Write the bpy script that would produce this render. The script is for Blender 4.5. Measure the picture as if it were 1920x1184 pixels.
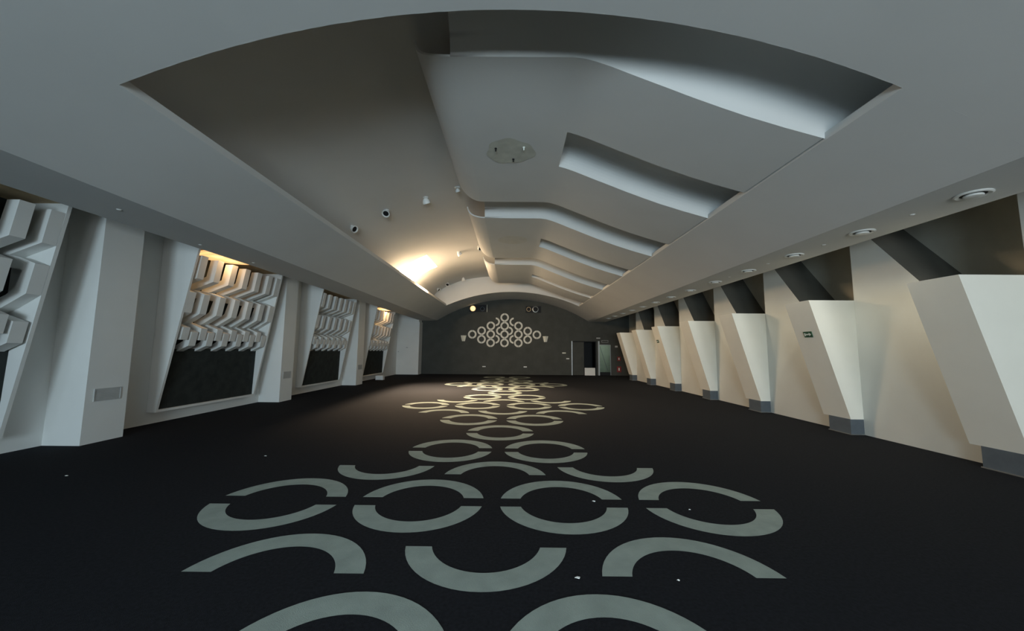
import bpy, math, random
from math import sin, cos, sqrt, pi, radians
from mathutils import Vector, Matrix

for o in list(bpy.data.objects):
    bpy.data.objects.remove(o, do_unlink=True)
SC = bpy.context.scene
COL = SC.collection
random.seed(7)

# ------------------------------------------------------------------ camera
F_PX = 683.8
PITCH, ROLL, YAW = radians(5.528), radians(0.494), radians(-0.25)
cam_data = bpy.data.cameras.new('camera')
cam_data.sensor_fit = 'HORIZONTAL'
cam_data.sensor_width = 36.0
cam_data.lens = 36.0 * F_PX / 1920.0
cam_data.clip_start = 0.05
cam_data.clip_end = 200
cam = bpy.data.objects.new('camera', cam_data)
COL.objects.link(cam)
_F = Vector((sin(YAW) * cos(PITCH), cos(YAW) * cos(PITCH), sin(PITCH)))
_R = Vector((cos(YAW), -sin(YAW), 0))
_U = _R.cross(_F)
_R2 = _R * cos(ROLL) + _U * sin(ROLL)
_U2 = _U * cos(ROLL) - _R * sin(ROLL)
cam.matrix_world = Matrix(((_R2.x, _U2.x, -_F.x, 0), (_R2.y, _U2.y, -_F.y, 0),
                           (_R2.z, _U2.z, -_F.z, 1.6), (0, 0, 0, 1)))
SC.camera = cam

# ------------------------------------------------------------------ world, exposure
w = bpy.data.worlds.new('world')
SC.world = w
w.use_nodes = True
w.node_tree.nodes['Background'].inputs[0].default_value = (0.55, 0.7, 1.0, 1)
w.node_tree.nodes['Background'].inputs[1].default_value = 0.02
SC.view_settings.view_transform = 'Standard'
SC.view_settings.look = 'None'
SC.view_settings.gamma = 1.0
SC.view_settings.use_curve_mapping = False
SC.view_settings.exposure = 0.0

NEAR_Y = -9.0      # rear wall of the hall, behind the camera
FAR_Y = 24.8        # dark end wall


def area_light(name, loc, size_x, size_y, power, color, direction, spread=180):
    ld = bpy.data.lights.new(name, 'AREA')
    ld.shape = 'RECTANGLE'
    ld.size = size_x
    ld.size_y = size_y
    ld.energy = power
    ld.color = color
    ld.spread = radians(spread)
    lo = bpy.data.objects.new(name, ld)
    lo.location = loc
    lo.rotation_euler = Vector(direction).to_track_quat('-Z', 'Z').to_euler()
    COL.objects.link(lo)
    return lo


# daylight through the three windows of the rear wall
WINS = [(-5.6, 3.4), (-1.2, 3.4), (3.2, 3.4)]
WPOW = [20, 285, 150]
WCOL = [(0.68, 0.88, 1.0), (0.68, 0.88, 1.0), (0.92, 0.96, 0.95)]
for (wx, ww), pw, wc in zip(WINS, WPOW, WCOL):
    area_light('window_daylight', (wx, NEAR_Y + 0.12, 1.7), ww - 0.2, 3.0, pw, wc, (0, 1, 0), 85)


# daylight falling through the skylight of the vault
area_light('skylight_daylight', (-3.81, 16.05, 5.455), 0.22, 1.8, 1150, (1.0, 0.72, 0.46), (1.1, -1.9, -5.2), 88)


# ------------------------------------------------------------------ materials
def mat(name, col, rough=0.8, bump=0.0, bscale=60, var=0.0, vscale=2.0, emit=None, estr=0.0, metal=0.0, spec=0.3):
    m = bpy.data.materials.new(name)
    m.use_nodes = True
    nt = m.node_tree
    b = nt.nodes['Principled BSDF']
    b.inputs['Base Color'].default_value = (*col, 1)
    b.inputs['Roughness'].default_value = rough
    b.inputs['Metallic'].default_value = metal
    b.inputs['Specular IOR Level'].default_value = spec
    tc = nt.nodes.new('ShaderNodeTexCoord')
    if var > 0:
        n = nt.nodes.new('ShaderNodeTexNoise')
        n.inputs['Scale'].default_value = vscale
        n.inputs['Detail'].default_value = 6
        nt.links.new(tc.outputs['Object'], n.inputs['Vector'])
        r = nt.nodes.new('ShaderNodeValToRGB')
        r.color_ramp.elements[0].position = 0.3
        r.color_ramp.elements[1].position = 0.7
        r.color_ramp.elements[0].color = (*[c * (1 - var) for c in col], 1)
        r.color_ramp.elements[1].color = (*[min(1, c * (1 + var)) for c in col], 1)
        nt.links.new(n.outputs['Fac'], r.inputs['Fac'])
        nt.links.new(r.outputs['Color'], b.inputs['Base Color'])
    if bump > 0:
        n = nt.nodes.new('ShaderNodeTexNoise')
        n.inputs['Scale'].default_value = bscale
        n.inputs['Detail'].default_value = 3
        nt.links.new(tc.outputs['Object'], n.inputs['Vector'])
        bp = nt.nodes.new('ShaderNodeBump')
        bp.inputs['Strength'].default_value = bump
        bp.inputs['Distance'].default_value = 0.01
        nt.links.new(n.outputs['Fac'], bp.inputs['Height'])
        nt.links.new(bp.outputs['Normal'], b.inputs['Normal'])
    if emit:
        b.inputs['Emission Color'].default_value = (*emit, 1)
        b.inputs['Emission Strength'].default_value = estr
    return m


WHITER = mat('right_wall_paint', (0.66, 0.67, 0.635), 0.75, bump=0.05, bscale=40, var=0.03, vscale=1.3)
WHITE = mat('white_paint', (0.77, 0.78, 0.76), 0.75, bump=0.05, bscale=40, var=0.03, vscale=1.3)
CEIL = mat('ceiling_plaster', (0.635, 0.645, 0.635), 0.9, bump=0.04, bscale=60, var=0.03, vscale=0.8)
SHELL = mat('wedge_white', (0.86, 0.845, 0.765), 0.6, bump=0.05, bscale=20, var=0.02, vscale=2)
CHAR = mat('charcoal_panel', (0.027, 0.032, 0.030), 0.95, bump=0.3, bscale=90, var=0.25, vscale=5)
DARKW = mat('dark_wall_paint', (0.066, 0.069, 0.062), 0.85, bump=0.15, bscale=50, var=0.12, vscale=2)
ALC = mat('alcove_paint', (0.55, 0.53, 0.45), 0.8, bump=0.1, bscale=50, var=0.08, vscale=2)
ALC2 = mat('alcove_reveal_dark', (0.13, 0.125, 0.105), 0.8, bump=0.1, bscale=50, var=0.08, vscale=2)  # reveal surface, darker than the alcove back
PLINTH = mat('plinth_grey', (0.10, 0.12, 0.14), 0.5, bump=0.05, bscale=40, var=0.08, vscale=8)
CARPET = mat('dark_carpet', (0.016, 0.0175, 0.022), 0.95, bump=0.6, bscale=220, var=0.25, vscale=40, spec=0.1)
INLAY = mat('pale_carpet', (0.35, 0.41, 0.375), 0.95, bump=0.5, bscale=220, var=0.10, vscale=6, spec=0.1)
RING = mat('ring_white', (0.75, 0.74, 0.66), 0.6, var=0.05, vscale=4)
BLACK = mat('black', (0.008, 0.008, 0.009), 0.6, var=0.1, vscale=9)
CHROME = mat('brushed_metal', (0.45, 0.46, 0.46), 0.35, metal=0.8, var=0.08, vscale=20)
PLAST = mat('white_plastic', (0.75, 0.76, 0.74), 0.4, var=0.03, vscale=10)
GREYP = mat('grey_grille', (0.50, 0.51, 0.50), 0.6, var=0.05, vscale=10)
STAIN = mat('plaster_stain', (0.53, 0.54, 0.475), 0.9, bump=0.3, bscale=20, var=0.10, vscale=6)
GREEN = mat('sign_green', (0.035, 0.10, 0.055), 0.5, var=0.05, vscale=10)
SIGNW = mat('sign_white', (0.75, 0.8, 0.75), 0.5, var=0.03, vscale=10)
RED = mat('red_paint', (0.25, 0.035, 0.035), 0.45, var=0.05, vscale=10)
LOBBY = mat('lobby_green', (0.50, 0.52, 0.46), 0.8, var=0.08, vscale=1.5)
SCONCE = mat('sconce_glass', (0.85, 0.83, 0.70), 0.5, var=0.05, vscale=8)
WOODN = mat('warm_board', (0.55, 0.42, 0.26), 0.7, var=0.1, vscale=6)
SKYP = mat('skylight_glow', (0.9, 0.9, 0.9), 0.5, emit=(1.0, 0.70, 0.42), estr=50)
LAMPW = mat('warm_lamp_glow', (0.9, 0.8, 0.6), 0.5, emit=(1.0, 0.56, 0.22), estr=1.0)
BULB = mat('bulb_glow', (0.9, 0.8, 0.6), 0.5, emit=(1.0, 0.66, 0.30), estr=1.3)
SKYW = mat('window_daylit', (0.8, 0.85, 0.9), 0.5, emit=(0.70, 0.86, 1.0), estr=1.5)
GLASS = bpy.data.materials.new('clear_glass')
GLASS.use_nodes = True
_nt = GLASS.node_tree
_nt.nodes.clear()
_o = _nt.nodes.new('ShaderNodeOutputMaterial')
_m = _nt.nodes.new('ShaderNodeMixShader')
_t = _nt.nodes.new('ShaderNodeBsdfTransparent')
_g = _nt.nodes.new('ShaderNodeBsdfGlossy')
_f = _nt.nodes.new('ShaderNodeFresnel')
_t.inputs[0].default_value = (0.80, 0.86, 0.82, 1)
_g.inputs['Roughness'].default_value = 0.05
_nt.links.new(_f.outputs[0], _m.inputs[0])
_nt.links.new(_t.outputs[0], _m.inputs[1])
_nt.links.new(_g.outputs[0], _m.inputs[2])
_nt.links.new(_m.outputs[0], _o.inputs[0])


# ------------------------------------------------------------------ mesh helpers
class MB:
    def __init__(self):
        self.v, self.f, self.mi = [], [], []

    def vert(self, p):
        self.v.append(tuple(p))
        return len(self.v) - 1

    def face(self, pts, m=0):
        self.f.append([self.vert(p) for p in pts])
        self.mi.append(m)

    def box(self, x0, x1, y0, y1, z0, z1, m=0):
        P = [(x, y, z) for z in (z0, z1) for y in (y0, y1) for x in (x0, x1)]
        b = len(self.v)
        self.v += P
        for q in ((0, 2, 3, 1), (4, 5, 7, 6), (0, 1, 5, 4), (2, 6, 7, 3), (0, 4, 6, 2), (1, 3, 7, 5)):
            self.f.append([b + i for i in q])
            self.mi.append(m)

    def hexa(self, P, m=0):
        """8 points: bottom ring 4, top ring 4"""
        b = len(self.v)
        self.v += [tuple(p) for p in P]
        for q in ((3, 2, 1, 0), (4, 5, 6, 7), (0, 1, 5, 4), (1, 2, 6, 5), (2, 3, 7, 6), (3, 0, 4, 7)):
            self.f.append([b + i for i in q])
            self.mi.append(m)

    def prism(self, poly, fn0, fn1, m=0):
        """poly: list of 2d points, fn0/fn1 map a 2d point to the two ends"""
        b = len(self.v)
        n = len(poly)
        self.v += [fn0(p) for p in poly] + [fn1(p) for p in poly]
        self.f.append([b + i for i in range(n)][::-1])
        self.f.append([b + n + i for i in range(n)])
        self.mi += [m, m]
        for i in range(n):
            j = (i + 1) % n
            self.f.append([b + i, b + j, b + n + j, b + n + i])
            self.mi.append(m)

    def grid(self, rows, m=0):
        b = len(self.v)
        nc = len(rows[0])
        for r in rows:
            self.v += [tuple(p) for p in r]
        for i in range(len(rows) - 1):
            for j in range(nc - 1):
                self.f.append([b + i * nc + j, b + i * nc + j + 1, b + (i + 1) * nc + j + 1, b + (i + 1) * nc + j])
                self.mi.append(m)

    def lathe(self, prof, c, axis='z', n=32, m=0, arc=(0, 2 * pi)):
        """prof list of (r, h)"""
        rows = []
        for k in range(n + 1):
            a = arc[0] + (arc[1] - arc[0]) * k / n
            row = []
            for r, h in prof:
                u, v = r * cos(a), r * sin(a)
                if axis == 'z':
                    row.append((c[0] + u, c[1] + v, c[2] + h))
                elif axis == 'y':
                    row.append((c[0] + u, c[1] + h, c[2] + v))
                else:
                    row.append((c[0] + h, c[1] + u, c[2] + v))
            rows.append(row)
        self.grid(rows, m)

    def build(self, name, mats, parent=None, smooth=False, origin=None):
        me = bpy.data.meshes.new(name)
        ox = Vector(origin) if origin is not None else Vector((0, 0, 0))
        me.from_pydata([tuple(Vector(p) - ox) for p in self.v], [], self.f)
        if not isinstance(mats, (list, tuple)):
            mats = [mats]
        for q in mats:
            me.materials.append(q)
        for p, i in zip(me.polygons, self.mi):
            p.material_index = i
            p.use_smooth = smooth
        me.update()
        o = bpy.data.objects.new(name, me)
        COL.objects.link(o)
        if parent is not None:
            o.parent = parent
            if origin is not None:
                o.location = ox
        else:
            o.location = ox
        if smooth:
            import bmesh
            bm = bmesh.new()
            bm.from_mesh(me)
            bmesh.ops.remove_doubles(bm, verts=bm.verts, dist=0.0004)
            bm.to_mesh(me)
            bm.free()
            try:
                me.set_sharp_from_angle(angle=radians(35))
            except Exception:
                pass
        return o


def tag(o, label=None, cat=None, group=None, kind=None):
    if label:
        o['label'] = label
    if cat:
        o['category'] = cat
    if group:
        o['group'] = group
    if kind:
        o['kind'] = kind
    return o


def struct(o, label=None):
    o['kind'] = 'structure'
    if label:
        o['label'] = label
    return o


def empty(name, loc, label, cat, group=None):
    o = bpy.data.objects.new(name, None)
    o.empty_display_size = 0.2
    o.location = loc
    COL.objects.link(o)
    return tag(o, label, cat, group)


def part(mb, name, mats, root, smooth=False, label=None):
    """parts are modelled in world coordinates; shift them into the root's frame"""
    base = root
    off = Vector((0, 0, 0))
    while base is not None:
        off += base.location
        base = base.parent
    mb.v = [tuple(Vector(p) - off) for p in mb.v]
    o = mb.build(name, mats, root, smooth)
    if label:
        o['label'] = label
    return o


def copy_thing(root, delta, label=None, group=None):
    r = root.copy()
    COL.objects.link(r)
    r.location = Vector(root.location) + Vector(delta)
    if label:
        r['label'] = label
    if group:
        r['group'] = group
    for ch in list(root.children):
        c = ch.copy()
        COL.objects.link(c)
        c.parent = r
        for g in list(ch.children):
            d = g.copy()
            COL.objects.link(d)
            d.parent = c
    return r


# ------------------------------------------------------------------ floor with its woven ring pattern
XL, XR = -7.65, 6.97          # wall planes
mb = MB()
mb.box(-8.6, 8.6, NEAR_Y - 0.2, 28.0, -0.12, 0.0)


def half_ring(mb, cx, cy, ro, ri, g, sgn, z, m, n=28, xz=False):
    """half of a split ring; sgn=+1 far half"""
    ao, ai = math.asin(g / ro), math.asin(g / ri)
    out, inn = [], []
    for k in range(n + 1):
        t = k / n
        a = ao + (pi - 2 * ao) * t
        b = ai + (pi - 2 * ai) * t
        out.append((cx + ro * cos(a), cy + sgn * ro * sin(a)))
        inn.append((cx + ri * cos(b), cy + sgn * ri * sin(b)))
    for k in range(n):
        q = [out[k], out[k + 1], inn[k + 1], inn[k]]
        if sgn < 0:
            q = q[::-1]
        mb.face([(p[0], p[1], z) for p in q], m)


def xc(y):
    return -0.182 - 0.0086 * y


RO, RI, RG = 0.664, 0.4536, 0.103
for base in (-2.74, 4.03, 10.80, 17.57):
    rows = [(0, (-2.25, -0.75, 0.75, 2.25), 0),
            (1.295, (-1.505, 1.505), -1), (0.76, (0,), 1),
            (2.04, (-0.755, 0.765), 0), (3.34, (0,), 0), (4.655, (-0.76, 0.765), 0),
            (5.41, (-1.51, 1.51), 1), (5.99, (0,), -1)]
    for dy, xs, kind in rows:
        y = base + dy
        if y > 22.6:
            continue
        for x in xs:
            yy = y + (0.055 if (dy == 0 and abs(x) < 1 and base > 9) else 0)
            if kind >= 0:
                half_ring(mb, xc(yy) + x, yy, RO, RI, RG, 1, 0.002, 1)
            if kind <= 0:
                half_ring(mb, xc(yy) + x, yy, RO, RI, RG, -1, 0.002, 1)
struct(mb.build('floor', [CARPET, INLAY]), 'dark carpet floor with woven pale split rings')


# ------------------------------------------------------------------ lower barrel ceiling with its long opening
ARC_R, ARC_X0, ARC_TOP = 9.68, -0.05, 5.115


def arc_z(x):
    return ARC_TOP - (ARC_R - sqrt(ARC_R ** 2 - (x - ARC_X0) ** 2))


OX0, OX1 = -4.03, 3.90        # opening
OY0, OY1 = 3.45, 21.6
SX0, SX1 = -5.25, 5.15        # where the barrel meets the flat soffit
SZ = 3.60
LIP = 0.10


def lin(a, b, n):
    return [a + (b - a) * i / n for i in range(n + 1)]


mb = MB()


def arc_strip(xs, ya, yb, dz=0.0, ny=1):
    mb.grid([[(x, y, (arc_z(x) if SX0 < x < SX1 else SZ) + dz) for x in xs] for y in lin(ya, yb, ny)])


full = lin(SX0, OX0, 8) + lin(OX0, OX1, 48)[1:] + lin(OX1, SX1, 8)[1:]
arc_strip(full, NEAR_Y, OY0)
arc_strip(lin(SX0, OX0, 8), OY0, OY1)
arc_strip(lin(OX1, SX1, 8), OY0, OY1)
arc_strip(full, OY1, FAR_Y + 0.1)
# lips of the opening
for x in (OX0, OX1):
    mb.face([(x, OY0, arc_z(x)), (x, OY1, arc_z(x)), (x, OY1, arc_z(x) + LIP), (x, OY0, arc_z(x) + LIP)])
# flat soffits, upstand to the cavities above them
EX0, EX1 = -6.35, 6.25
CAV = 4.25
for xa, xb in ((SX0, EX0), (SX1, EX1)):
    mb.face([(xa, NEAR_Y, SZ), (xb, NEAR_Y, SZ), (xb, FAR_Y + 0.1, SZ), (xa, FAR_Y + 0.1, SZ)])
    mb.face([(xb, NEAR_Y, SZ), (xb, NEAR_Y, CAV), (xb, FAR_Y + 0.1, CAV), (xb, FAR_Y + 0.1, SZ)])
struct(mb.build('ceiling', CEIL, smooth=True), 'white lower ceiling arch with long sloping sides and flat soffits')

# cavity tops above the wall zones
mb = MB()
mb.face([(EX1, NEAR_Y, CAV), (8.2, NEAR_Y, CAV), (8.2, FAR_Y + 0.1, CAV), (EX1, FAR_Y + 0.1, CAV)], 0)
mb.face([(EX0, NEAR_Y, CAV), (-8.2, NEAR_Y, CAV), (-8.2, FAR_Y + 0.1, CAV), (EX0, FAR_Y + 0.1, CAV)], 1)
struct(mb.build('ceiling', [DARKW, CEIL]), 'strips of ceiling above the side walls')

# ------------------------------------------------------------------ vault in the opening
VP_ = [(-5.35, 4.15), (-5.12, 4.47), (-4.87, 4.76), (-4.62, 5.04), (-4.32, 5.24), (-4.0, 5.43), (-3.67, 5.57),
       (-3.1, 5.79), (-2.5, 5.91), (-1.9, 6.0), (-1.2, 6.05), (-0.4, 6.08), (0.6, 6.07), (1.6, 6.0), (2.4, 5.88),
       (3.1, 5.7), (3.8, 5.45), (4.3, 5.2), (4.8, 4.85), (5.2, 4.35), (5.3, 4.15)]


def vault_z(x):
    for (a, za), (b, zb) in zip(VP_[:-1], VP_[1:]):
        if a <= x <= b:
            return za + (zb - za) * (x - a) / (b - a)
    return 4.15


SKY = (-4.87, -3.67, 15.0, 17.1)
mb = MB()
ys = lin(OY0, SKY[2], 4) + [SKY[3]] + [19.3, OY1]
for ya, yb in zip(ys[:-1], ys[1:]):
    for (a, za), (b, zb) in zip(VP_[:-1], VP_[1:]):
        if abs(ya - SKY[2]) < 1e-6 and a >= SKY[0] - 1e-6 and b <= SKY[1] + 1e-6:
            continue
        mb.face([(a, ya, za), (a, yb, za), (b, yb, zb), (b, ya, zb)])
# ledges behind the lips
for x, xe in ((OX0, -5.35), (OX1, 5.3)):
    zt = arc_z(x) + LIP
    mb.face([(x, OY0, zt), (xe, OY0, 4.15), (xe, OY1, 4.15), (x, OY1, zt)])
struct(mb.build('ceiling', CEIL, smooth=True), 'raised curved vault above the long ceiling opening')
# end walls of the recess, between barrel and vault
mb = MB()
for y in (OY0, OY1):
    xs = sorted(set([round(p[0], 3) for p in VP_ if p[0] > -5.25 and p[0] < 5.15] + [round(q, 3) for q in lin(-5.2, 5.1, 40)]))
    for a, b in zip(xs[:-1], xs[1:]):
        mb.face([(a, y, arc_z(a)), (b, y, arc_z(b)), (b, y, max(vault_z(b), arc_z(b))), (a, y, max(vault_z(a), arc_z(a)))])
struct(mb.build('ceiling', CEIL), 'end walls closing the vault')

# skylight
mb = MB()
sp = [p for p in VP_ if SKY[0] - 1e-6 <= p[0] <= SKY[1] + 1e-6]
mb.grid([[(x, y, z + 0.002) for x, z in sp] for y in (SKY[2], SKY[3])])
sk = struct(mb.build('window_1', SKYP, smooth=True), 'glowing skylight set in the left side of the vault')



# ------------------------------------------------------------------ dropped ceiling baffles
SEC = [(-0.85, 5.385), (-0.2, 5.385), (0.4, 5.385), (0.75, 5.383), (0.90, 5.365), (1.05, 5.322), (1.22, 5.262),
       (1.6, 5.105), (1.95, 4.965), (2.27, 4.835), (2.60, 4.71), (2.93, 4.59), (3.4, 4.44), (3.88, 4.30)]
WING = [(-1.40, 5.80), (-1.37, 5.70), (-1.325, 5.61), (-1.26, 5.535), (-1.17, 5.47), (-1.07, 5.425), (-0.96, 5.395), (-0.85, 5.385)]


def sec_z(x):
    for (a, za), (b, zb) in zip(SEC[:-1], SEC[1:]):
        if a <= x <= b:
            return za + (zb - za) * (x - a) / (b - a)
    return SEC[-1][1]


def cove(mb, sec, fy, r, y_near, n=12):
    """concave cove rising toward the camera from the edge at y=fy to a flat top that runs back to y_near"""
    sec = list(sec) + [(4.3, 4.16), (5.0, 3.95)]
    rows = []
    for k in range(n + 1):
        t = pi / 2 * k / n
        rows.append([(x, fy - r + r * cos(t), z + r * sin(t)) for x, z in sec])
    rows.append([(x, y_near, z + r) for x, z in sec])
    mb.grid(rows)


def baffle(prev_back, fy, s0, s1, back, label):
    root = empty('ceiling_baffle', (1.2, (fy + back) / 2, 5.3), label, 'ceiling panel', 'stepped ceiling baffles down the hall')
    # underside
    mb = MB()
    left = [p for p in SEC if p[0] <= 0.90]
    right = [p for p in SEC if p[0] >= 0.90]
    mb.grid([[(x, y, z) for x, z in SEC] for y in (fy, s0)])
    mb.grid([[(x, y, z) for x, z in left] for y in (s0, s1)])
    mb.grid([[(x, y, z) for x, z in SEC] for y in (s1, back)])
    # back face and left flank
    mb.grid([[(x, back, z) for x, z in SEC], [(x, back, min(vault_z(x), z + 0.55)) for x, z in SEC]])
    part(mb, 'underside', CEIL, root, True)
    # curled edge on the left
    mb = MB()
    rows, rows2 = [], []
    for x, z in WING:
        q = (-0.85 - x) / 0.55
        ya, yb = fy + 0.24 * q ** 2, back - 0.45 * q ** 2
        rows.append([(x, ya, z), (x, (ya + yb) / 2, z), (x, yb, z)])
        rows2.append([(x + 0.02, ya, z + 0.03), (x + 0.02, (ya + yb) / 2, z + 0.03), (x + 0.02, yb, z + 0.03)])
    mb.grid(rows)
    mb.grid(rows2)
    for k in (0, 2):
        mb.grid([[r[k] for r in rows], [r[k] for r in rows2]])
    mb.grid([rows[0], rows2[0]])
    part(mb, 'curled_edge', CEIL, root, True)
    # front cove
    mb = MB()
    cove(mb, SEC, fy, 0.50, prev_back)
    # left cheek of the gap in front, up to the vault
    pts = [(-0.85, prev_back, 5.385 + 0.50)]
    for k in range(9, -1, -1):
        t = pi / 2 * k / 9
        pts.append((-0.85, fy - 0.5 + 0.5 * cos(t), 5.385 + 0.5 * sin(t)))
    pts += [(-0.85, fy, 6.05), (-0.85, prev_back, 6.05)]
    mb.face(pts)
    mb.face([(-0.85, fy, 5.385), (-0.85, back, 5.385), (-0.85, back, 6.05), (-0.85, fy, 6.05)])
    part(mb, 'front_cove', CEIL, root, True)
    # light slot cut into the slope
    mb = MB()
    r = min(0.45, (s1 - s0) * 0.6)
    cove(mb, [p for p in right], s1, r, s0)
    mb.grid([[(x, s0, z) for x, z in right], [(x, s0, z + r) for x, z in right]])
    x0, z0 = right[0]
    pts = [(x0, s0, z0), (x0, s0, z0 + r)]
    for k in range(9, -1, -1):
        t = pi / 2 * k / 9
        pts.append((x0, s1 - r + r * cos(t), z0 + r * sin(t)))
    mb.face(pts)
    part(mb, 'light_slot', CEIL, root, False)
    return root


baffle(OY0 + 0.01, 4.37, 5.96, 7.14, 8.98, 'nearest and largest dropped ceiling baffle with the round plaster stain')
baffle(8.98, 10.14, 11.95, 12.92, 14.65, 'middle dropped ceiling baffle between two full width gaps')
baffle(14.65, 15.83, 17.70, 18.35, 20.2, 'farthest dropped ceiling baffle beside the end of the vault')
# trim closing the upper right edge of the recess behind the baffles
# ------------------------------------------------------------------ marks and hooks on the baffles
mb = MB()
n = 40
for zz in (5.379, 5.384):
    ring = []
    for k in range(n):
        a = 2 * pi * k / n
        rr = 1 + 0.06 * sin(3 * a + 1) + 0.04 * sin(7 * a)
        ring.append((-0.09 + 0.46 * rr * cos(a), 6.63 + 0.42 * rr * sin(a), zz))
    mb.face(ring)
p_ = tag(mb.build('plaster_patch', STAIN), 'round discoloured plaster patch on the nearest ceiling baffle', 'stain')
for k, (x, y, m_) in enumerate(((-0.36, 6.50, BLACK), (0.165, 6.46, SIGNW), (-0.03, 6.88, BLACK))):
    mb = MB()
    mb.lathe([(0.0, 0.0), (0.022, 0.0), (0.022, -0.012), (0.012, -0.02), (0.012, -0.06), (0.0, -0.06)], (x, y, 5.378), n=12)
    tag(mb.build('ceiling_hook', m_), ('small dark hook at the left of the plaster patch', 'small pale hook at the right of the plaster patch',
                                      'small dark hook at the far side of the plaster patch')[k], 'hook', 'hooks in the plaster patch')
mb = MB()
for zz in (5.379, 5.384):
    mb.face([(-0.05 + 0.5 * cos(2 * pi * k / n), 12.2 + 0.45 * sin(2 * pi * k / n + 0.05 * sin(k)), zz) for k in range(n)])
STAIN2 = mat('faint_stain', (0.60, 0.60, 0.56), 0.9, bump=0.2, bscale=20, var=0.04, vscale=5)
tag(mb.build('plaster_patch', STAIN2), 'faint round plaster patch on the middle ceiling baffle', 'stain')


# ------------------------------------------------------------------ spotlights on the vault
def vault_spot(x, y, label, dark=1, tilt=(0.3, -0.6, -0.8), size=1.0):
    z = vault_z(x)
    root = empty('spotlight', (x, y, z), label, 'spotlight', 'small white spotlights on the vault')
    d = Vector(tilt).normalized()
    a = d.orthogonal().normalized()
    b = d.cross(a)
    mb = MB()
    mb.lathe([(0.0, 0.0), (0.075, 0.0), (0.08, -0.02), (0.055, -0.035), (0.0, -0.035)], (x, y, z + 0.01), n=16)
    part(mb, 'base', PLAST, root, True)
    mb = MB()
    prof = [(r_ * size, h_ * size) for r_, h_ in ((0.0, -0.03), (0.05, -0.02), (0.085, 0.02), (0.105, 0.07), (0.11, 0.12), (0.09, 0.12), (0.075, 0.09))]
    c = Vector((x, y, z - 0.05))
    rows = []
    for k in range(17):
        t = 2 * pi * k / 16
        rows.append([tuple(c + d * h + (a * cos(t) + b * sin(t)) * r) for r, h in prof])
    mb.grid(rows)
    part(mb, 'shade', PLAST, root, True)
    mb = MB()
    mb.face([tuple(c + d * 0.095 * size + (a * cos(2 * pi * k / 16) + b * sin(2 * pi * k / 16)) * 0.082 * size) for k in range(16)])
    part(mb, 'lens', BLACK if dark else PLAST, root)


vault_spot(-4.58, 10.0, 'spotlight nearest the left lip in the front row on the vault', 1, (0.9, -0.3, -0.5))
vault_spot(-3.66, 10.1, 'middle spotlight of the front row, dark lens facing the camera', 1, (0.05, -0.75, -0.75))
vault_spot(-2.52, 9.95, 'spotlight of the front row closest to the baffles, turned away', 0, (0.2, 0.5, -0.8))
vault_spot(-1.56, 9.55, 'small spotlight half hidden at the back corner of the nearest baffle', 0, (0.2, 0.5, -0.8), 0.6)
vault_spot(-2.45, 15.7, 'spotlight to the right of the skylight', 0, (0.6, 0.4, -0.6))
vault_spot(-1.50, 15.2, 'spotlight beside the left edge of the farthest baffle', 1, (0.6, -0.5, -0.6))
vault_spot(-4.42, 20.9, 'lowest spotlight of the back row near the left lip', 1, (0.9, -0.3, -0.5))
vault_spot(-3.85, 20.9, 'middle spotlight of the back row, dark lens facing the camera', 1, (0.05, -0.75, -0.75))
vault_spot(-2.95, 20.9, 'highest spotlight of the back row above the end wall', 0, (0.2, 0.5, -0.8))

# ------------------------------------------------------------------ right wall with its dark alcoves
YA = [4.90, 7.43, 10.07, 12.62, 15.32, 18.02, 20.75]
mb = MB()
starts = [-9.0, -6.1, -3.3, -0.5, 2.3] + YA
for k, ya in enumerate(starts[:-1]):
    yb = starts[k + 1]
    ys_ = yb - 0.12
    dz = 0.79
    y_top = ys_
    y_bot = max(ya + 0.4, ys_ - (CAV - 2.35) * dz)
    pol = [(ya, -0.02), (yb, -0.02), (yb, CAV), (y_top, CAV), (y_bot, 2.35), (ya, 2.35)]
    mb.face([(XR, y, z) for y, z in pol], 0)
    # reveals of the alcove
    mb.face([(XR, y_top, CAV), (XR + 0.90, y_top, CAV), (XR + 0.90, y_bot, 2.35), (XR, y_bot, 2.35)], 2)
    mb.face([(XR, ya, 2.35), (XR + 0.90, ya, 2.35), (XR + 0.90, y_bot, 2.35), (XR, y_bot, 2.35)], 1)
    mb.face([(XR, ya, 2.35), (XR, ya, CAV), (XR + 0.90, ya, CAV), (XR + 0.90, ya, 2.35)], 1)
mb.face([(XR, YA[-1], -0.02), (XR, YA[-1] + 1.1, -0.02), (XR, YA[-1] + 1.1, 2.35), (XR, YA[-1], 2.35)], 0)
mb.face([(XR, YA[-1] + 1.1, -0.02), (XR + .90, YA[-1] + 1.1, -0.02), (XR + .90, YA[-1] + 1.1, 2.35), (XR, YA[-1] + 1.1, 2.35)], 1)
mb.face([(XR + 0.90, NEAR_Y, -0.02), (XR + 0.90, FAR_Y + 0.1, -0.02), (XR + 0.90, FAR_Y + 0.1, CAV), (XR + 0.90, NEAR_Y, CAV)], 1)
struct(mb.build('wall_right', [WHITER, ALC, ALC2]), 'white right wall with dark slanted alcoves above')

# faceted wedges on the right wall
WT, WB, WL = 6.04, 6.715, 0.64


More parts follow.
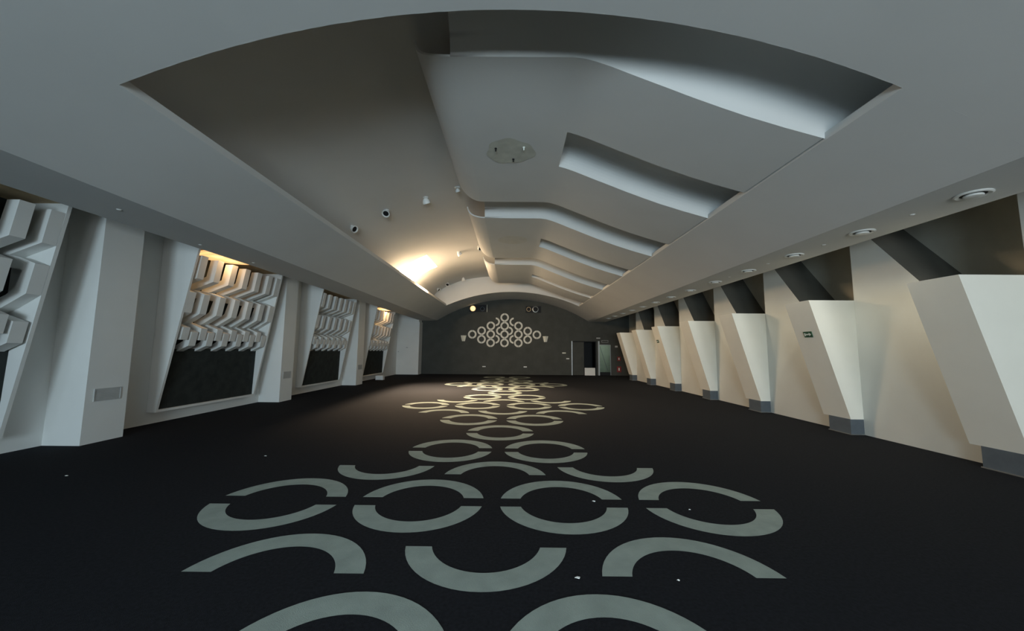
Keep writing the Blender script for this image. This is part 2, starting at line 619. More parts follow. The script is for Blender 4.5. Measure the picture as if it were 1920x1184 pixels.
def wedge(ya, label):
    root = empty('faceted_wall_wedge', (6.6, ya + WL / 2, 0), label, 'wall wedge', 'white wedges along the right wall')
    mb = MB()
    x = XR + 0.002
    zt, zb = 2.685, 0.30
    P = [(WB, ya, zb), (x, ya, zb), (x, ya + WL + 0.05, zb), (WB, ya + WL, zb),
         (WT, ya, zt), (x, ya, zt), (x, ya + WL + 0.25, zt), (WT, ya + WL + 0.02, zt)]
    mb.hexa(P)
    part(mb, 'shell', SHELL, root)
    mb = MB()
    mb.box(WB - 0.01, x, ya + 0.004, ya + 0.50, 0.012, 0.302)
    pl = part(mb, 'plinth', PLINTH, root, label='grey plinth under the wedge')
    mb = MB()
    mb.box(WB - 0.03, x, ya - 0.012, ya + 0.51, 0, 0.014)
    part(mb, 'edge_strip', CHROME, root)
    return root


WLAB = ['nearest white wedge on the right wall, cut by the photo edge',
        'white wall wedge carrying the larger, nearer green exit sign',
        'white wall wedge just beyond the one with the nearer exit sign',
        'white wall wedge just before the one with the small far exit sign',
        'white wall wedge carrying the small far exit sign',
        'white wall wedge next to last toward the dark end wall',
        'farthest white wall wedge, beside the glass door corner']
for ya, lb in zip(YA, WLAB):
    wedge(ya, lb)


def exit_sign(ya, t, z, label):
    # on the room face of the wedge
    f = (z - 0.30) / (2.685 - 0.30)
    xf = WB + (WT - WB) * f
    y0 = ya + t
    dx = (WT - WB) / (2.685 - 0.30)
    root = empty('exit_sign', (xf - 0.02, y0, z), label, 'sign', 'green exit signs on the wedges')
    n = Vector((-1, 0, dx)).normalized()
    up = Vector((dx, 0, 1)).normalized()
    wd = Vector((0, -1, 0))
    c = Vector((xf, y0, z)) + n * 0.004
    def quad(mb, u0, u1, v0, v1, d0, d1):
        P = []
        for d in (d0, d1):
            for (u, v) in ((u0, v0), (u1, v0), (u1, v1), (u0, v1)):
                P.append(tuple(c + wd * u + up * v + n * d))
        mb.hexa(P)
    mb = MB()
    quad(mb, -0.105, 0.105, -0.062, 0.062, 0, 0.012)
    part(mb, 'plate', GREEN, root)
    mb = MB()
    quad(mb, -0.045, 0.04, -0.014, 0.014, 0.012, 0.014)
    tri = []
    for d in (0.012, 0.0145):
        for (u, v) in ((0.035, -0.036), (0.085, 0.0), (0.035, 0.036)):
            tri.append(tuple(c + wd * u + up * v + n * d))
    b = len(mb.v)
    mb.v += tri
    mb.f += [[b + 2, b + 1, b], [b + 3, b + 4, b + 5], [b, b + 1, b + 4, b + 3], [b + 1, b + 2, b + 5, b + 4], [b + 2, b, b + 3, b + 5]]
    mb.mi += [0] * 5
    quad(mb, -0.09, -0.055, -0.03, 0.03, 0.012, 0.014)
    part(mb, 'arrow', SIGNW, root, label='white arrow')


exit_sign(7.43, 0.30, 2.0, 'green exit sign with a white arrow on the second wedge')
exit_sign(15.32, 0.42, 2.06, 'tiny green exit sign on a wedge far down the right wall')

# ------------------------------------------------------------------ left wall
mb = MB()
mb.face([(XL, NEAR_Y, -0.02), (XL, FAR_Y + 0.1, -0.02), (XL, FAR_Y + 0.1, CAV), (XL, NEAR_Y, CAV)])
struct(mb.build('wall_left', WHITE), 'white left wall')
mb = MB()
mb.box(XL - 0.02, -6.2, 24.0, FAR_Y + 0.05, 0, 3.46)
mb.box(XL - 0.02, -6.26, 24.05, FAR_Y + 0.05, 3.46, CAV)
struct(mb.build('wall_left', WHITE), 'projecting white end of the left wall')
for k, (x, z, w_, lb) in enumerate(((-6.98, 1.75, 0.12, 'small grey wall plate high on the projecting white wall end'),
                                    (-7.53, 1.48, 0.06, 'tiny grey switch near the corner of the projecting wall end'))):
    mb = MB()
    mb.box(x - w_ / 2, x + w_ / 2, 23.985, 24.0, z - 0.03, z + 0.03)
    mb.box(x - w_ / 4, x + w_ / 4, 23.98, 23.985, z - 0.015, z + 0.015)
    tag(mb.build('wall_plate', GREYP), lb, 'switch plate')

PIL = [(6.07, 6.73, 'nearest square white pillar on the left, grille low on its face'),
       (11.13, 11.74, 'middle square white pillar on the left'),
       (16.50, 17.20, 'farthest square white pillar on the left')]
PXF = -7.03
for k, (a, b, lb) in enumerate(PIL):
    root = empty('square_pillar', (XL + 0.3, (a + b) / 2, 0), lb, 'pillar', 'square pillars on the left wall')
    mb = MB()
    mb.box(XL - 0.002, PXF, a, b, 0, CAV)
    sh = part(mb, 'shaft', WHITE, root)
    gy0, gy1 = a + (b - a) * 0.20, a + (b - a) * 0.80
    mb = MB()
    x0 = PXF
    mb.box(x0, x0 + 0.012, gy0 - 0.015, gy1 + 0.015, 0.69, 0.705)
    mb.box(x0, x0 + 0.012, gy0 - 0.015, gy1 + 0.015, 0.885, 0.90)
    mb.box(x0, x0 + 0.012, gy0 - 0.015, gy0, 0.705, 0.885)
    mb.box(x0, x0 + 0.012, gy1, gy1 + 0.015, 0.705, 0.885)
    mb.box(x0, x0 + 0.002, gy0, gy1, 0.705, 0.885)
    for q in range(11):
        z = 0.712 + q * 0.0155
        mb.hexa([(x0, gy0, z), (x0 + 0.009, gy0, z - 0.004), (x0 + 0.009, gy1, z - 0.004), (x0, gy1, z),
                 (x0, gy0, z + 0.004), (x0 + 0.009, gy0, z), (x0 + 0.009, gy1, z), (x0, gy1, z + 0.004)])
    part(mb, 'vent_grille', GREYP, root, label='pale grey louvred grille')


def fx(z):
    """front plane of the leaning niches"""
    return -7.45 + (z - 0.30) * 0.17


NZ0, NZ1 = 0.30, 4.22
LZ = 3.80


def bracket_mesh(kind):
    """half-hexagon white brackets, profile in x,z, extruded in y (0..0.17)"""
    xb = XL + 0.045
    if kind == 'top':
        f1, f0 = fx(3.13), fx(3.62)
        out = [(f0, 3.64), (f1, 3.13), (-7.38, 2.965), (xb, 2.86)]
        inn = [(xb, 3.05), (-7.40, 3.15), (f1 - 0.17, 3.25), (f0 - 0.18, 3.64)]
        poly = out + inn
    elif kind == 'mid':
        a, b = fx(2.82), fx(2.37)
        out = [(xb, 2.98), (-7.29, 2.92), (a, 2.82), (b, 2.37), (-7.41, 2.17), (xb, 2.07)]
        inn = [(xb, 2.24), (-7.40, 2.345), (b - 0.175, 2.46), (a - 0.175, 2.72), (-7.40, 2.755), (xb, 2.80)]
        poly = out + inn
    elif kind == 'low':
        a, b = fx(1.96), fx(1.65)
        out = [(xb, 2.10), (-7.42, 2.05), (a, 1.96), (b, 1.65), (-7.50, 1.51), (xb, 1.45)]
        inn = [(xb, 1.60), (-7.46, 1.68), (b - 0.13, 1.755), (a - 0.18, 1.825), (-7.46, 1.88), (xb, 1.90)]
        poly = out + inn
    else:
        a, b = fx(2.05), fx(1.78)
        out = [(xb, 2.22), (-7.42, 2.16), (a, 2.05), (b, 1.78), (b - 0.16, 1.78)]
        inn = [(a - 0.18, 1.94), (-7.46, 2.0), (xb, 2.03)]
        poly = out + inn
    # make the polygon run counter-clockwise as listed; end faces triangulated by Blender ngon
    mb = MB()
    mb.prism(poly, lambda p: (p[0], 0.0, p[1]), lambda p: (p[0], 0.17, p[1]))
    me = bpy.data.meshes.new('angular_bracket_' + kind)
    me.from_pydata(mb.v, [], mb.f)
    me.materials.append(WHITE)
    me.update()
    return me


BM = {k: bracket_mesh(k) for k in ('top', 'mid', 'low', 'inter')}


def niche(y0, y1, label):
    root = empty('relief_niche', (XL, (y0 + y1) / 2, 0), label, 'wall niche', 'leaning niches on the left wall')
    t = 0.05
    b = XL + 0.003
    mb = MB()
    for a0, a1 in ((y0, y0 + t), (y1 - t, y1)):
        mb.prism([(b, NZ0), (fx(NZ0), NZ0), (fx(NZ1), NZ1), (b, NZ1)], lambda p, q=a0: (p[0], q, p[1]), lambda p, q=a1: (p[0], q, p[1]))
    mb.box(b, fx(NZ0), y0, y1, NZ0 - 0.05, NZ0)
    part(mb, 'surround', WHITE, root)
    mb = MB()
    mb.box(b, XL + 0.04, y0 + t, y1 - t, NZ0, NZ1)
    part(mb, 'back_panel', CHAR, root, label='dark charcoal back panel')
    mb = MB()
    mb.prism([(XL + 0.041, NZ0 + .001), (-7.50, NZ0 + .001), (-7.47, 1.58), (XL + 0.041, 1.58)], lambda p: (p[0], y0 + t + .001, p[1]), lambda p: (p[0], y1 - t - .001, p[1]))
    part(mb, 'lower_panel', CHAR, root, label='dark charcoal lower panel')
    mb = MB()
    mb.box(XL + 0.041, EX0 - 0.01, y0 + t + .001, y1 - t - .001, LZ, LZ + 0.03)
    part(mb, 'lid', WOODN, root, label='brown wooden lid')
    specs = []
    s = (y1 - y0) / 2.9
    for q in range(7):
        specs.append(('top', y0 + (0.13 + 0.44 * q) * s))
    for q in range(6):
        specs.append(('mid', y0 + (0.43 + 0.46 * q) * s))
    specs.append(('mid', y0 + 0.055))
    for q in range(6):
        specs.append(('low', y0 + (0.36 + 0.455 * q) * s))
    for q in range(6):
        specs.append(('inter', y0 + (0.13 + 0.455 * q) * s))
    for kind, y in specs:
        y = min(y, y1 - t - 0.175)
        o = bpy.data.objects.new('angular_bracket', BM[kind])
        COL.objects.link(o)
        o.parent = root
        o.location = Vector((0, y, 0)) - Vector(root.location)
    return root


niche(2.52, 5.45, 'leaning white niche with brackets at the left photo edge, before the first pillar')
niche(7.74, 10.66, 'leaning bracket niche between the first and second pillars, lit orange on top')
niche(12.98, 15.85, 'unlit leaning bracket niche between the second and third pillars')
niche(18.22, 21.10, 'farthest leaning bracket niche, lit bright orange on top')


# warm lamps in the tops of two niches, dark boards in the others
def niche_lamp(x, y, z, r, power, label):
    root = empty('niche_lamp', (x, y, z), label, 'lamp', 'warm lamps above the niches')
    mb = MB()
    mb.lathe([(0.0, 0.0), (r, 0.0), (r + 0.01, 0.01), (r + 0.01, 0.05), (0.0, 0.05)], (x, y, z), n=40)
    part(mb, 'housing', LAMPW, root, True)
    mb = MB()
    mb.lathe([(0.0, -0.004), (r - 0.03, -0.004)], (x, y, z), n=40)
    part(mb, 'diffuser', LAMPW, root, label='glowing orange diffuser')
    l = area_light('niche_lamp_light', (x, y, z - 0.02), 0.5, 0.5, power, (1.0, 0.60, 0.28), (0, 0, -1), 170)
    return root


niche_lamp(-6.87, 8.62, 3.75, 0.60, 6, 'large round orange lamp in the top of the nearer lit niche')
niche_lamp(-6.85, 19.6, 3.75, 0.60, 16, 'round orange lamp in the top of the farthest niche')
# small white box on the floor at the left wall
mb = MB()
mb.box(-7.30, -6.90, 19.55, 19.8, 0, 0.21)
mb.box(-7.28, -6.92, 19.57, 19.78, 0.21, 0.225)
tag(mb.build('floor_box', PLAST), 'small white box on the floor below the farthest niche', 'box')

# ------------------------------------------------------------------ far wall and its doors
mb = MB()
T = 0.15


def fw(x0, x1, z0, z1):
    mb.box(x0, x1, FAR_Y, FAR_Y + T, z0, z1)


DX0, DX1, DH = 3.97, 5.60, 2.29
GX0, GX1, GH = 5.83, 6.58, 2.06
fw(-8.3, DX0, -0.02, 6.2)
fw(DX0, DX1, DH, 6.2)
fw(DX1, GX0, -0.02, 6.2)
fw(GX0, GX1, GH, 6.2)
fw(GX1, 8.3, -0.02, 6.2)
struct(mb.build('wall_far', DARKW), 'dark grey end wall')
# dark room behind the doors
mb = MB()
mb.face([(DX0 - 0.6, FAR_Y + 1.8, 0), (5.72, FAR_Y + 1.8, 0), (5.72, FAR_Y + 1.8, 2.6), (DX0 - 0.6, FAR_Y + 1.8, 2.6)])
mb.face([(DX0 - 0.6, FAR_Y + T, 0), (DX0 - 0.6, FAR_Y + 1.8, 0), (DX0 - 0.6, FAR_Y + 1.8, 2.6), (DX0 - 0.6, FAR_Y + T, 2.6)])
mb.face([(DX0 - 0.6, FAR_Y + T, 2.6), (5.72, FAR_Y + T, 2.6), (5.72, FAR_Y + 1.8, 2.6), (DX0 - 0.6, FAR_Y + 1.8, 2.6)])
mb.face([(5.72, FAR_Y + T, 0), (5.72, FAR_Y + 1.8, 0), (5.72, FAR_Y + 1.8, 2.6), (5.72, FAR_Y + T, 2.6)])
struct(mb.build('wall_far', BLACK), 'black passage behind the open double door')
# lobby behind the glass door
mb = MB()
mb.face([(5.74, FAR_Y + 2.4, 0), (7.4, FAR_Y + 2.4, 0), (7.4, FAR_Y + 2.4, 2.6), (5.74, FAR_Y + 2.4, 2.6)])
mb.face([(5.74, FAR_Y + T, 0), (5.74, FAR_Y + 2.4, 0), (5.74, FAR_Y + 2.4, 2.6), (5.74, FAR_Y + T, 2.6)])
mb.face([(7.4, FAR_Y + T, 0), (7.4, FAR_Y + 2.4, 0), (7.4, FAR_Y + 2.4, 2.6), (7.4, FAR_Y + T, 2.6)])
mb.face([(5.74, FAR_Y + T, 2.6), (7.4, FAR_Y + T, 2.6), (7.4, FAR_Y + 2.4, 2.6), (5.74, FAR_Y + 2.4, 2.6)])
struct(mb.build('wall_far', LOBBY), 'pale green lobby behind the glass door')
area_light('lobby_light', (6.5, FAR_Y + 1.3, 2.5), 1.0, 1.0, 10, (0.95, 1.0, 0.92), (0, 0, -1))

# double door: frame, closed dark leaf, open half
d1 = bpy.data.objects.new('door_1', None)
d1.location = (DX0, FAR_Y, 0)
COL.objects.link(d1)
struct(d1, 'dark double door in the end wall, right half open')
mb = MB()
mb.box(DX0 - 0.03, DX0 + 0.02, FAR_Y - 0.03, FAR_Y + 0.02, 0, DH)
part(mb, 'door_jamb', CHROME, d1)
mb = MB()
mb.box(DX0 + 0.02, DX1, FAR_Y - 0.03, FAR_Y + 0.02, DH - 0.05, DH)
mb.box(DX1 - 0.06, DX1, FAR_Y - 0.03, FAR_Y + 0.02, 0, DH - 0.05)
part(mb, 'door_frame', BLACK, d1)
mb = MB()
mb.box(DX0 + 0.03, 4.78, FAR_Y + 0.02, FAR_Y + 0.07, 0.01, DH - 0.06)
mb.box(4.60, 4.63, FAR_Y - 0.03, FAR_Y + 0.02, 0.95, 1.25)
part(mb, 'door_leaf', DARKW, d1)
# glass door
d2 = bpy.data.objects.new('door_2', None)
d2.location = (GX0, FAR_Y, 0)
COL.objects.link(d2)
struct(d2, 'narrow glass door to the lobby')
mb = MB()
mb.box(GX0 - 0.10, GX0, FAR_Y - 0.04, FAR_Y + 0.05, 0, 2.30)
mb.box(GX0, GX1, FAR_Y - 0.02, FAR_Y + 0.05, GH - 0.03, GH)
mb.box(GX1 - 0.03, GX1, FAR_Y - 0.02, FAR_Y + 0.05, 0.02, GH)
part(mb, 'door_frame', CHROME, d2)
mb = MB()
mb.box(GX0, GX1 - 0.03, FAR_Y - 0.01, FAR_Y + 0.03, 0.02, 0.22)
part(mb, 'kick_plate', BLACK, d2)
mb = MB()
mb.box(GX0, GX1 - 0.03, FAR_Y + 0.01, FAR_Y + 0.02, 0.22, GH - 0.03)
part(mb, 'glass_pane', GLASS, d2)
mb = MB()
P0, P1 = Vector((5.86, FAR_Y, 1.95)), Vector((6.35, FAR_Y, 0.35))
dd = (P1 - P0).normalized().cross(Vector((0, 1, 0))) * 0.012
mb.hexa([tuple(P0 - dd), tuple(P0 + dd), tuple(P1 + dd), tuple(P1 - dd)] +
        [tuple(p + Vector((0, -0.012, 0))) for p in (P0 - dd, P0 + dd, P1 + dd, P1 - dd)])
part(mb, 'diagonal_bar', PLINTH, d2)
# white board leaning at the foot of the open door
mb = MB()
mb.hexa([(4.80, FAR_Y - 0.10, 0.0), (5.50, FAR_Y - 0.10, 0.0), (5.50, FAR_Y - 0.07, 0.0), (4.80, FAR_Y - 0.07, 0.0),
         (4.81, FAR_Y - 0.035, 0.50), (5.51, FAR_Y - 0.035, 0.50), (5.51, FAR_Y - 0.005, 0.50), (4.81, FAR_Y - 0.005, 0.50)])
tag(mb.build('white_board', PLAST), 'low white board standing in front of the open dark door', 'board')

# ------------------------------------------------------------------ ring relief on the far wall
MR, MI, MX, MZ = 0.290, 0.178, -0.605, 2.705


def wall_half(cx, cz, side):
    """side +1: right half (bulges right)"""
    mb = MB()
    n_, g = 18, 0.010
    ao, ai = math.asin(g / MR), math.asin(g / MI)
    out, inn = [], []
    for k in range(n_ + 1):
        t = k / n_
        a = -pi / 2 + ao + (pi - 2 * ao) * t
        b = -pi / 2 + ai + (pi - 2 * ai) * t
        out.append((cx + side * MR * cos(a), cz + MR * sin(a)))
        inn.append((cx + side * MI * cos(b), cz + MI * sin(b)))
    poly = out + inn[::-1]
    y0, y1 = FAR_Y - 0.035, FAR_Y - 0.001
    rows = [[(o[0], y0, o[1]), (o[0], y1, o[1])] for o in poly + poly[:1]]
    mb.grid(rows)
    for k in range(n_):
        mb.face([(out[k][0], y0, out[k][1]), (out[k + 1][0], y0, out[k + 1][1]), (inn[k + 1][0], y0, inn[k + 1][1]), (inn[k][0], y0, inn[k][1])])
    return mb


def wall_ring(dx, dz, sides, label):
    cx, cz = MX + dx, MZ + dz
    root = empty('wall_ring', (cx, FAR_Y, cz), label, 'wall ring', 'white rings of the relief on the end wall')
    for s in sides:
        part(wall_half(cx, cz, s), 'half_ring', RING, root)


S = 0.576
cols = [(0, [1.152, .576, 0, -.576], 'centre column'),
        (-.938, [.576, 0, -.576], 'three-ring column left of the centre'), (.942, [.582, .006, -.574], 'three-ring column right of the centre'),
        (-1.562, [.236, -.341], 'two-ring column on the left'), (1.572, [.236, -.341], 'two-ring column on the right'),
        (-2.193, [-.013], None), (2.195, [-.011], None)]
for dx, zs, nm in cols:
    for i, dz in enumerate(zs):
        n_ = len(zs)
        if nm is None:
            lb = 'single white wall ring at the far %s of the relief, next to the sconce' % ('left' if dx < 0 else 'right')
        else:
            pos = {4: ['top', 'second from top', 'third from top', 'bottom'], 3: ['top', 'middle', 'bottom'], 2: ['upper', 'lower']}[n_][i]
            lb = '%s white wall ring in the %s' % (pos, nm)
        wall_ring(dx, dz, (-1, 1), lb)
for dx, dz, s, lb in ((-.613, .855, 1, 'upper left white half ring opening left, under the top ring'),
                      (.621, .855, -1, 'upper right white half ring opening right, under the top ring'),
                      (-.285, .235, -1, 'middle left white half ring opening right, beside the centre column'),
                      (.285, .235, 1, 'middle right white half ring opening left, beside the centre column'),
                      (-.613, -.335, 1, 'lower left white half ring opening left, near the bottom of the relief'),
                      (.621, -.335, -1, 'lower right white half ring opening right, near the bottom of the relief')):
    wall_ring(dx, dz, (s,), lb)


# sconces: tapered, two facets
def sconce(x, z, label):
    root = empty('wall_sconce', (x, FAR_Y, z), label, 'wall lamp', 'sconces beside the ring relief')
    mb = MB()
    wt, wb, h, d = 0.19, 0.10, 0.39, 0.13
    zt, zb = z + h / 2, z - h / 2
    top = [(x - wt, FAR_Y - 0.01, zt), (x, FAR_Y - d, zt), (x + wt, FAR_Y - 0.01, zt)]
    bot = [(x - wb, FAR_Y - 0.01, zb), (x, FAR_Y - d * 0.5, zb), (x + wb, FAR_Y - 0.01, zb)]
    b = len(mb.v)
    mb.v += bot + top
    mb.f += [[0, 1, 4, 3], [1, 2, 5, 4], [0, 3, 5, 2], [3, 4, 5], [2, 1, 0]]
    mb.mi += [0] * 5
    part(mb, 'shade', SCONCE, root)
    mb = MB()
    mb.box(x - 0.07, x + 0.07, FAR_Y - 0.012, FAR_Y - 0.001, z - 0.1, z + 0.1)
    part(mb, 'back_plate', GREYP, root)


sconce(-3.39, 2.415, 'tapered pale sconce at the left end of the ring relief')
sconce(2.175, 2.405, 'tapered pale sconce at the right end of the ring relief')


# control-room windows high on the end wall
def port(x0, x1, z0, z1, label):
    root = empty('projection_window', ((x0 + x1) / 2, FAR_Y, z0), label, 'window', 'projection windows in the end wall')
    mb = MB()
    t = 0.03
    y0, y1 = FAR_Y - 0.03, FAR_Y - 0.001
    mb.box(x0, x1, y0, y1, z0, z0 + t)
    mb.box(x0, x1, y0, y1, z1 - t, z1)
    mb.box(x0, x0 + t, y0, y1, z0 + t, z1 - t)
    mb.box(x1 - t, x1, y0, y1, z0 + t, z1 - t)
    part(mb, 'frame', DARKW, root)
    mb = MB()
    mb.box(x0 + t, x1 - t, FAR_Y - 0.012, FAR_Y - 0.002, z0 + t, z1 - t)
    part(mb, 'pane', BLACK, root)
    return root


port(-3.05, -1.72, 4.20, 4.74, 'projection window with the glowing round lamp, upper left of the end wall')
port(0.80, 1.90, 4.17, 4.68, 'dark projection window, upper right of the end wall')
r_ = empty('round_lamp', (-2.79, FAR_Y - 0.03, 4.457), 'glowing yellow round lamp in the left projection window', 'lamp')
mb = MB()
mb.lathe([(0.0, -0.02), (0.12, -0.018), (0.165, -0.005), (0.175, 0.015)], (-2.79, FAR_Y - 0.035, 4.457), axis='y', n=28)
part(mb, 'bulb', BULB, r_, True)
mb = MB()
mb.lathe([(0.175, 0.015), (0.20, -0.01), (0.21, 0.02)], (-2.79, FAR_Y - 0.035, 4.457), axis='y', n=28)
part(mb, 'rim', WOODN, r_, True)
for x, r, m_, lb in ((-2.13, 0.15, PLINTH, 'dim lens in the left projection window'),
                     (1.03, 0.16, WOODN, 'brownish lens at the left of the dark projection window'),
                     (1.49, 0.21, CHROME, 'metal ringed lens at the right of the dark projection window')):
    r_ = empty('projector_lens', (x, FAR_Y - 0.02, 4.43), lb, 'projector lens')
    mb = MB()
    mb.lathe([(r * 0.72, -0.02), (r * 0.8, -0.06), (r, -0.05), (r, 0.0)], (x, FAR_Y - 0.014, 4.43), axis='y', n=28)
    part(mb, 'ring', m_, r_, True)
    mb = MB()
    mb.lathe([(0.0, -0.03), (r * 0.5, -0.026), (r * 0.74, -0.01)], (x, FAR_Y - 0.014, 4.43), axis='y', n=28)
    part(mb, 'lens', BLACK, r_, True)
mb = MB()
mb.box(-1.83, -1.80, FAR_Y - 0.065, FAR_Y - 0.031, 4.22, 4.72)  # upright glint in the window, given shape as a pale bar
tag(mb.build('window_glint', SCONCE), 'thin bright upright glint, modelled as a bar, at the right of the left projection window', 'bar')


def plate(x, z, w_, h_, m_, name, lb, cat, grp=None):
    mb = MB()
    mb.box(x - w_ / 2, x + w_ / 2, FAR_Y - 0.012, FAR_Y - 0.001, z - h_ / 2, z + h_ / 2)
    mb.box(x - w_ * 0.3, x + w_ * 0.3, FAR_Y - 0.016, FAR_Y - 0.012, z - h_ * 0.3, z + h_ * 0.3)
    return tag(mb.build(name, m_), lb, cat, grp)


plate(-1.966, 0.525, 0.22, 0.06, PLAST, 'wall_socket', 'white socket low on the end wall, left of centre', 'socket')
plate(0.813, 0.525, 0.22, 0.07, PLAST, 'wall_socket', 'white socket low on the end wall, right of centre', 'socket')
plate(3.43, 1.48, 0.24, 0.07, SCONCE, 'wall_switch', 'cream switch on the end wall, higher of two left of the dark door', 'switch')
plate(3.68, 1.10, 0.20, 0.07, PLAST, 'wall_switch', 'white switch on the end wall, lower and closest to the dark door', 'switch')
plate(5.755, 2.50, 0.26, 0.07, GREYP, 'emergency_light', 'small pale emergency light above and between the two doors', 'lamp')
plate(6.97, 1.94, 0.18, 0.12, GREYP, 'wall_box', 'small grey box on the end wall right of the glass door', 'box')
# outlined exit panel over the glass door
r_ = empty('door_sign', (6.2, FAR_Y, 2.28), 'faint outlined sign panel above the glass door', 'sign')
mb = MB()
mb.box(5.98, 6.42, FAR_Y - 0.012, FAR_Y - 0.001, 2.21, 2.36)
part(mb, 'plate', DARKW, r_)
mb = MB()
for a, b, c_, d in ((5.98, 6.42, 2.345, 2.36), (5.98, 6.42, 2.21, 2.222), (5.98, 5.995, 2.222, 2.345), (6.405, 6.42, 2.222, 2.345)):
    mb.box(a, b, FAR_Y - 0.018, FAR_Y - 0.012, c_, d)
part(mb, 'outline', GREYP, r_)
# red fire signs at the corner
for z, w_, lb in ((1.12, 0.12, 'upper red fire sign in the far right corner'), (0.42, 0.16, 'lower red fire sign in the far right corner')):
    r_ = empty('fire_sign', (7.13, FAR_Y, z), lb, 'sign', 'red fire signs in the corner')
    mb = MB()
    mb.box(7.13 - w_ * 0.9, 7.13 + w_ * 0.9, FAR_Y - 0.012, FAR_Y - 0.001, z - w_ * 1.2, z + w_ * 1.2)
    part(mb, 'plate', RED, r_)
    mb = MB()
    mb.box(7.13 - w_ * 0.3, 7.13 + w_ * 0.25, FAR_Y - 0.018, FAR_Y - 0.012, z - w_ * 0.6, z + w_ * 0.6)
    part(mb, 'symbol', SIGNW, r_)


# ------------------------------------------------------------------ fixtures in the soffits
def downlight(x, y):
    root = empty('soffit_downlight', (x, y, SZ), 'x', 'ceiling light', 'round fixtures in the right soffit')
    mb = MB()
    mb.lathe([(0.115, 0.001), (0.165, 0.0), (0.17, -0.012), (0.15, -0.022), (0.115, -0.012)], (x, y, SZ), n=36)
    part(mb, 'trim_ring', PLAST, root, True)
    mb = MB()
    mb.lathe([(0.0, -0.028), (0.06, -0.03), (0.085, -0.024), (0.09, -0.012), (0.085, 0.0)], (x, y, SZ - 0.012), n=28)
    part(mb, 'centre_disc', PLAST, root, True)
    mb = MB()
    mb.lathe([(0.08, -0.004), (0.12, -0.004)], (x, y, SZ), n=28)
    part(mb, 'dark_gap', BLACK, root)
    return root


ordn = ['nearest and largest', 'second', 'third', 'fourth', 'fifth', 'sixth', 'seventh', 'eighth', 'ninth', 'tenth', 'eleventh', 'twelfth', 'thirteenth', 'farthest']
def added_wall_fill(y, e):  # added spot to brighten the right wall; the soffit fixtures are unlit
    ld = bpy.data.lights.new('added_fill_spot', 'SPOT')
    ld.energy = e
    ld.color = (1.0, 0.93, 0.74)
    ld.spot_size = radians(150)
    ld.spot_blend = 0.6
    ld.shadow_soft_size = 0.03
    lo = bpy.data.objects.new('added_fill_spot', ld)
    lo.location = (5.73, y, SZ - 0.06)
    COL.objects.link(lo)


for k in range(13):
    added_wall_fill(4.41 + 1.462 * k, (3, 50, 34, 30, 23, 21, 19, 17, 15, 14, 13, 13, 9)[k])
base = downlight(5.73, 4.41)
base['label'] = 'nearest and largest round white fixture in the right soffit'
for k in range(1, 13):
    copy_thing(base, (0, 1.462 * k, 0), '%s round white soffit fixture on the right, counted from the camera' % (ordn[k] if k < 12 else 'farthest'))


def sensor(x, y, label):
    mb = MB()
    mb.lathe([(0.0, -0.012), (0.018, -0.011), (0.03, -0.005), (0.035, 0.001)], (x, y, SZ), n=16)
    tag(mb.build('soffit_sensor', PLAST, smooth=True), label, 'sensor', 'tiny sensors in the soffits')


for k, y in enumerate((5.10, 6.60, 8.08, 9.55)):
    sensor(5.72, y, '%s tiny white sensor between the round fixtures of the right soffit' % ordn[k].replace('nearest and largest', 'nearest'))
for k, (x, y) in enumerate(((-5.76, 5.12), (-6.1, 6.9), (-6.1, 8.36))):
    sensor(x, y, '%s tiny white sensor in the left soffit' % ('nearest', 'middle', 'farthest')[k])

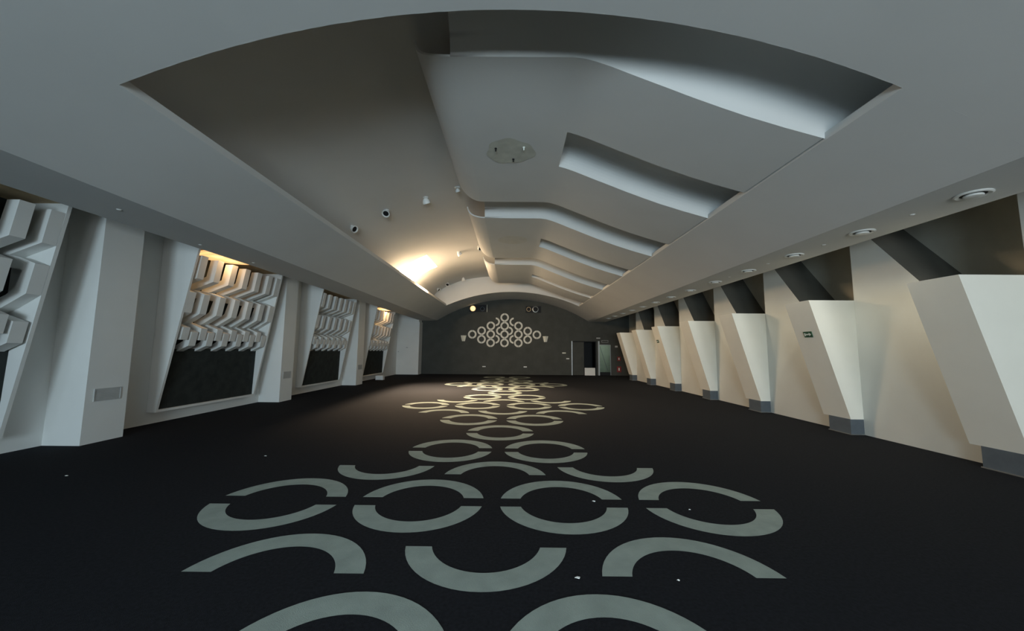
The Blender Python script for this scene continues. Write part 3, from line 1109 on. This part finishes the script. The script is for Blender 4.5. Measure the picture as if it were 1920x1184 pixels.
# ------------------------------------------------------------------ litter on the carpet
for k, (x, y, a, s, lb) in enumerate(((0.468, 2.75, 0.5, 0.016, 'small scrap of paper between the bottom two floor rings and the lower half rings'),
                                      (0.873, 4.08, 0.1, 0.014, 'white speck inside the right centre ring of the four-ring row'),
                                      (1.81, 3.895, 1.0, 0.010, 'white speck inside the rightmost complete floor ring of the four-ring row'),
                                      (1.173, 2.734, 0.2, 0.008, 'tiny white speck inside the lower right floor half ring'),
                                      (-3.69, 5.61, 0.8, 0.014, 'white speck on the bare carpet left of the floor rings'),
                                      (-5.55, 4.69, 0.8, 0.014, 'pale scrap on the dark carpet near the first pillar'))):
    mb = MB()
    P = []
    for z in (0.001, 0.006):
        for q in range(5):
            t = a + 2 * pi * q / 5
            r = s * (1.0, 0.5, 0.9, 0.6, 0.75)[q]
            P.append((x + r * cos(t) * 1.4, y + r * sin(t), z + (0.004 if q % 2 else 0)))
    mb.v += P
    mb.f += [[4, 3, 2, 1, 0], [5, 6, 7, 8, 9]] + [[i, (i + 1) % 5, 5 + (i + 1) % 5, 5 + i] for i in range(5)]
    mb.mi += [0] * 7
    tag(mb.build('paper_scrap', PLAST), lb, 'litter', 'litter on the carpet')

# ------------------------------------------------------------------ rear wall with its windows
mb = MB()
xs_ = [-8.3]
for wx, ww in WINS:
    xs_ += [wx - ww / 2, wx + ww / 2]
xs_ += [8.3]
y0, y1 = NEAR_Y - 0.2, NEAR_Y
mb.box(-8.3, 8.3, y0, y1, -0.02, 0.1)
mb.box(-8.3, 8.3, y0, y1, 3.3, 5.4)
for a, b in zip(xs_[0::2], xs_[1::2]):
    mb.box(a, b, y0, y1, 0.1, 3.3)
struct(mb.build('wall_near', GREYP), 'rear wall behind the camera')
for k, (wx, ww) in enumerate(WINS):
    mb = MB()
    mb.box(wx - ww / 2, wx + ww / 2, NEAR_Y - 0.18, NEAR_Y - 0.14, 0.1, 3.3)
    wn = struct(mb.build('window_%d' % (k + 2), SKYW), 'daylit rear window')
    mb = MB()
    for q in range(4):
        x = wx - ww / 2 + 0.03 + q * (ww - 0.06) / 3
        mb.box(x - 0.03, x + 0.03, NEAR_Y - 0.13, NEAR_Y - 0.05, 0.1, 3.3)
    mb.build('window_frame', PLAST, wn)
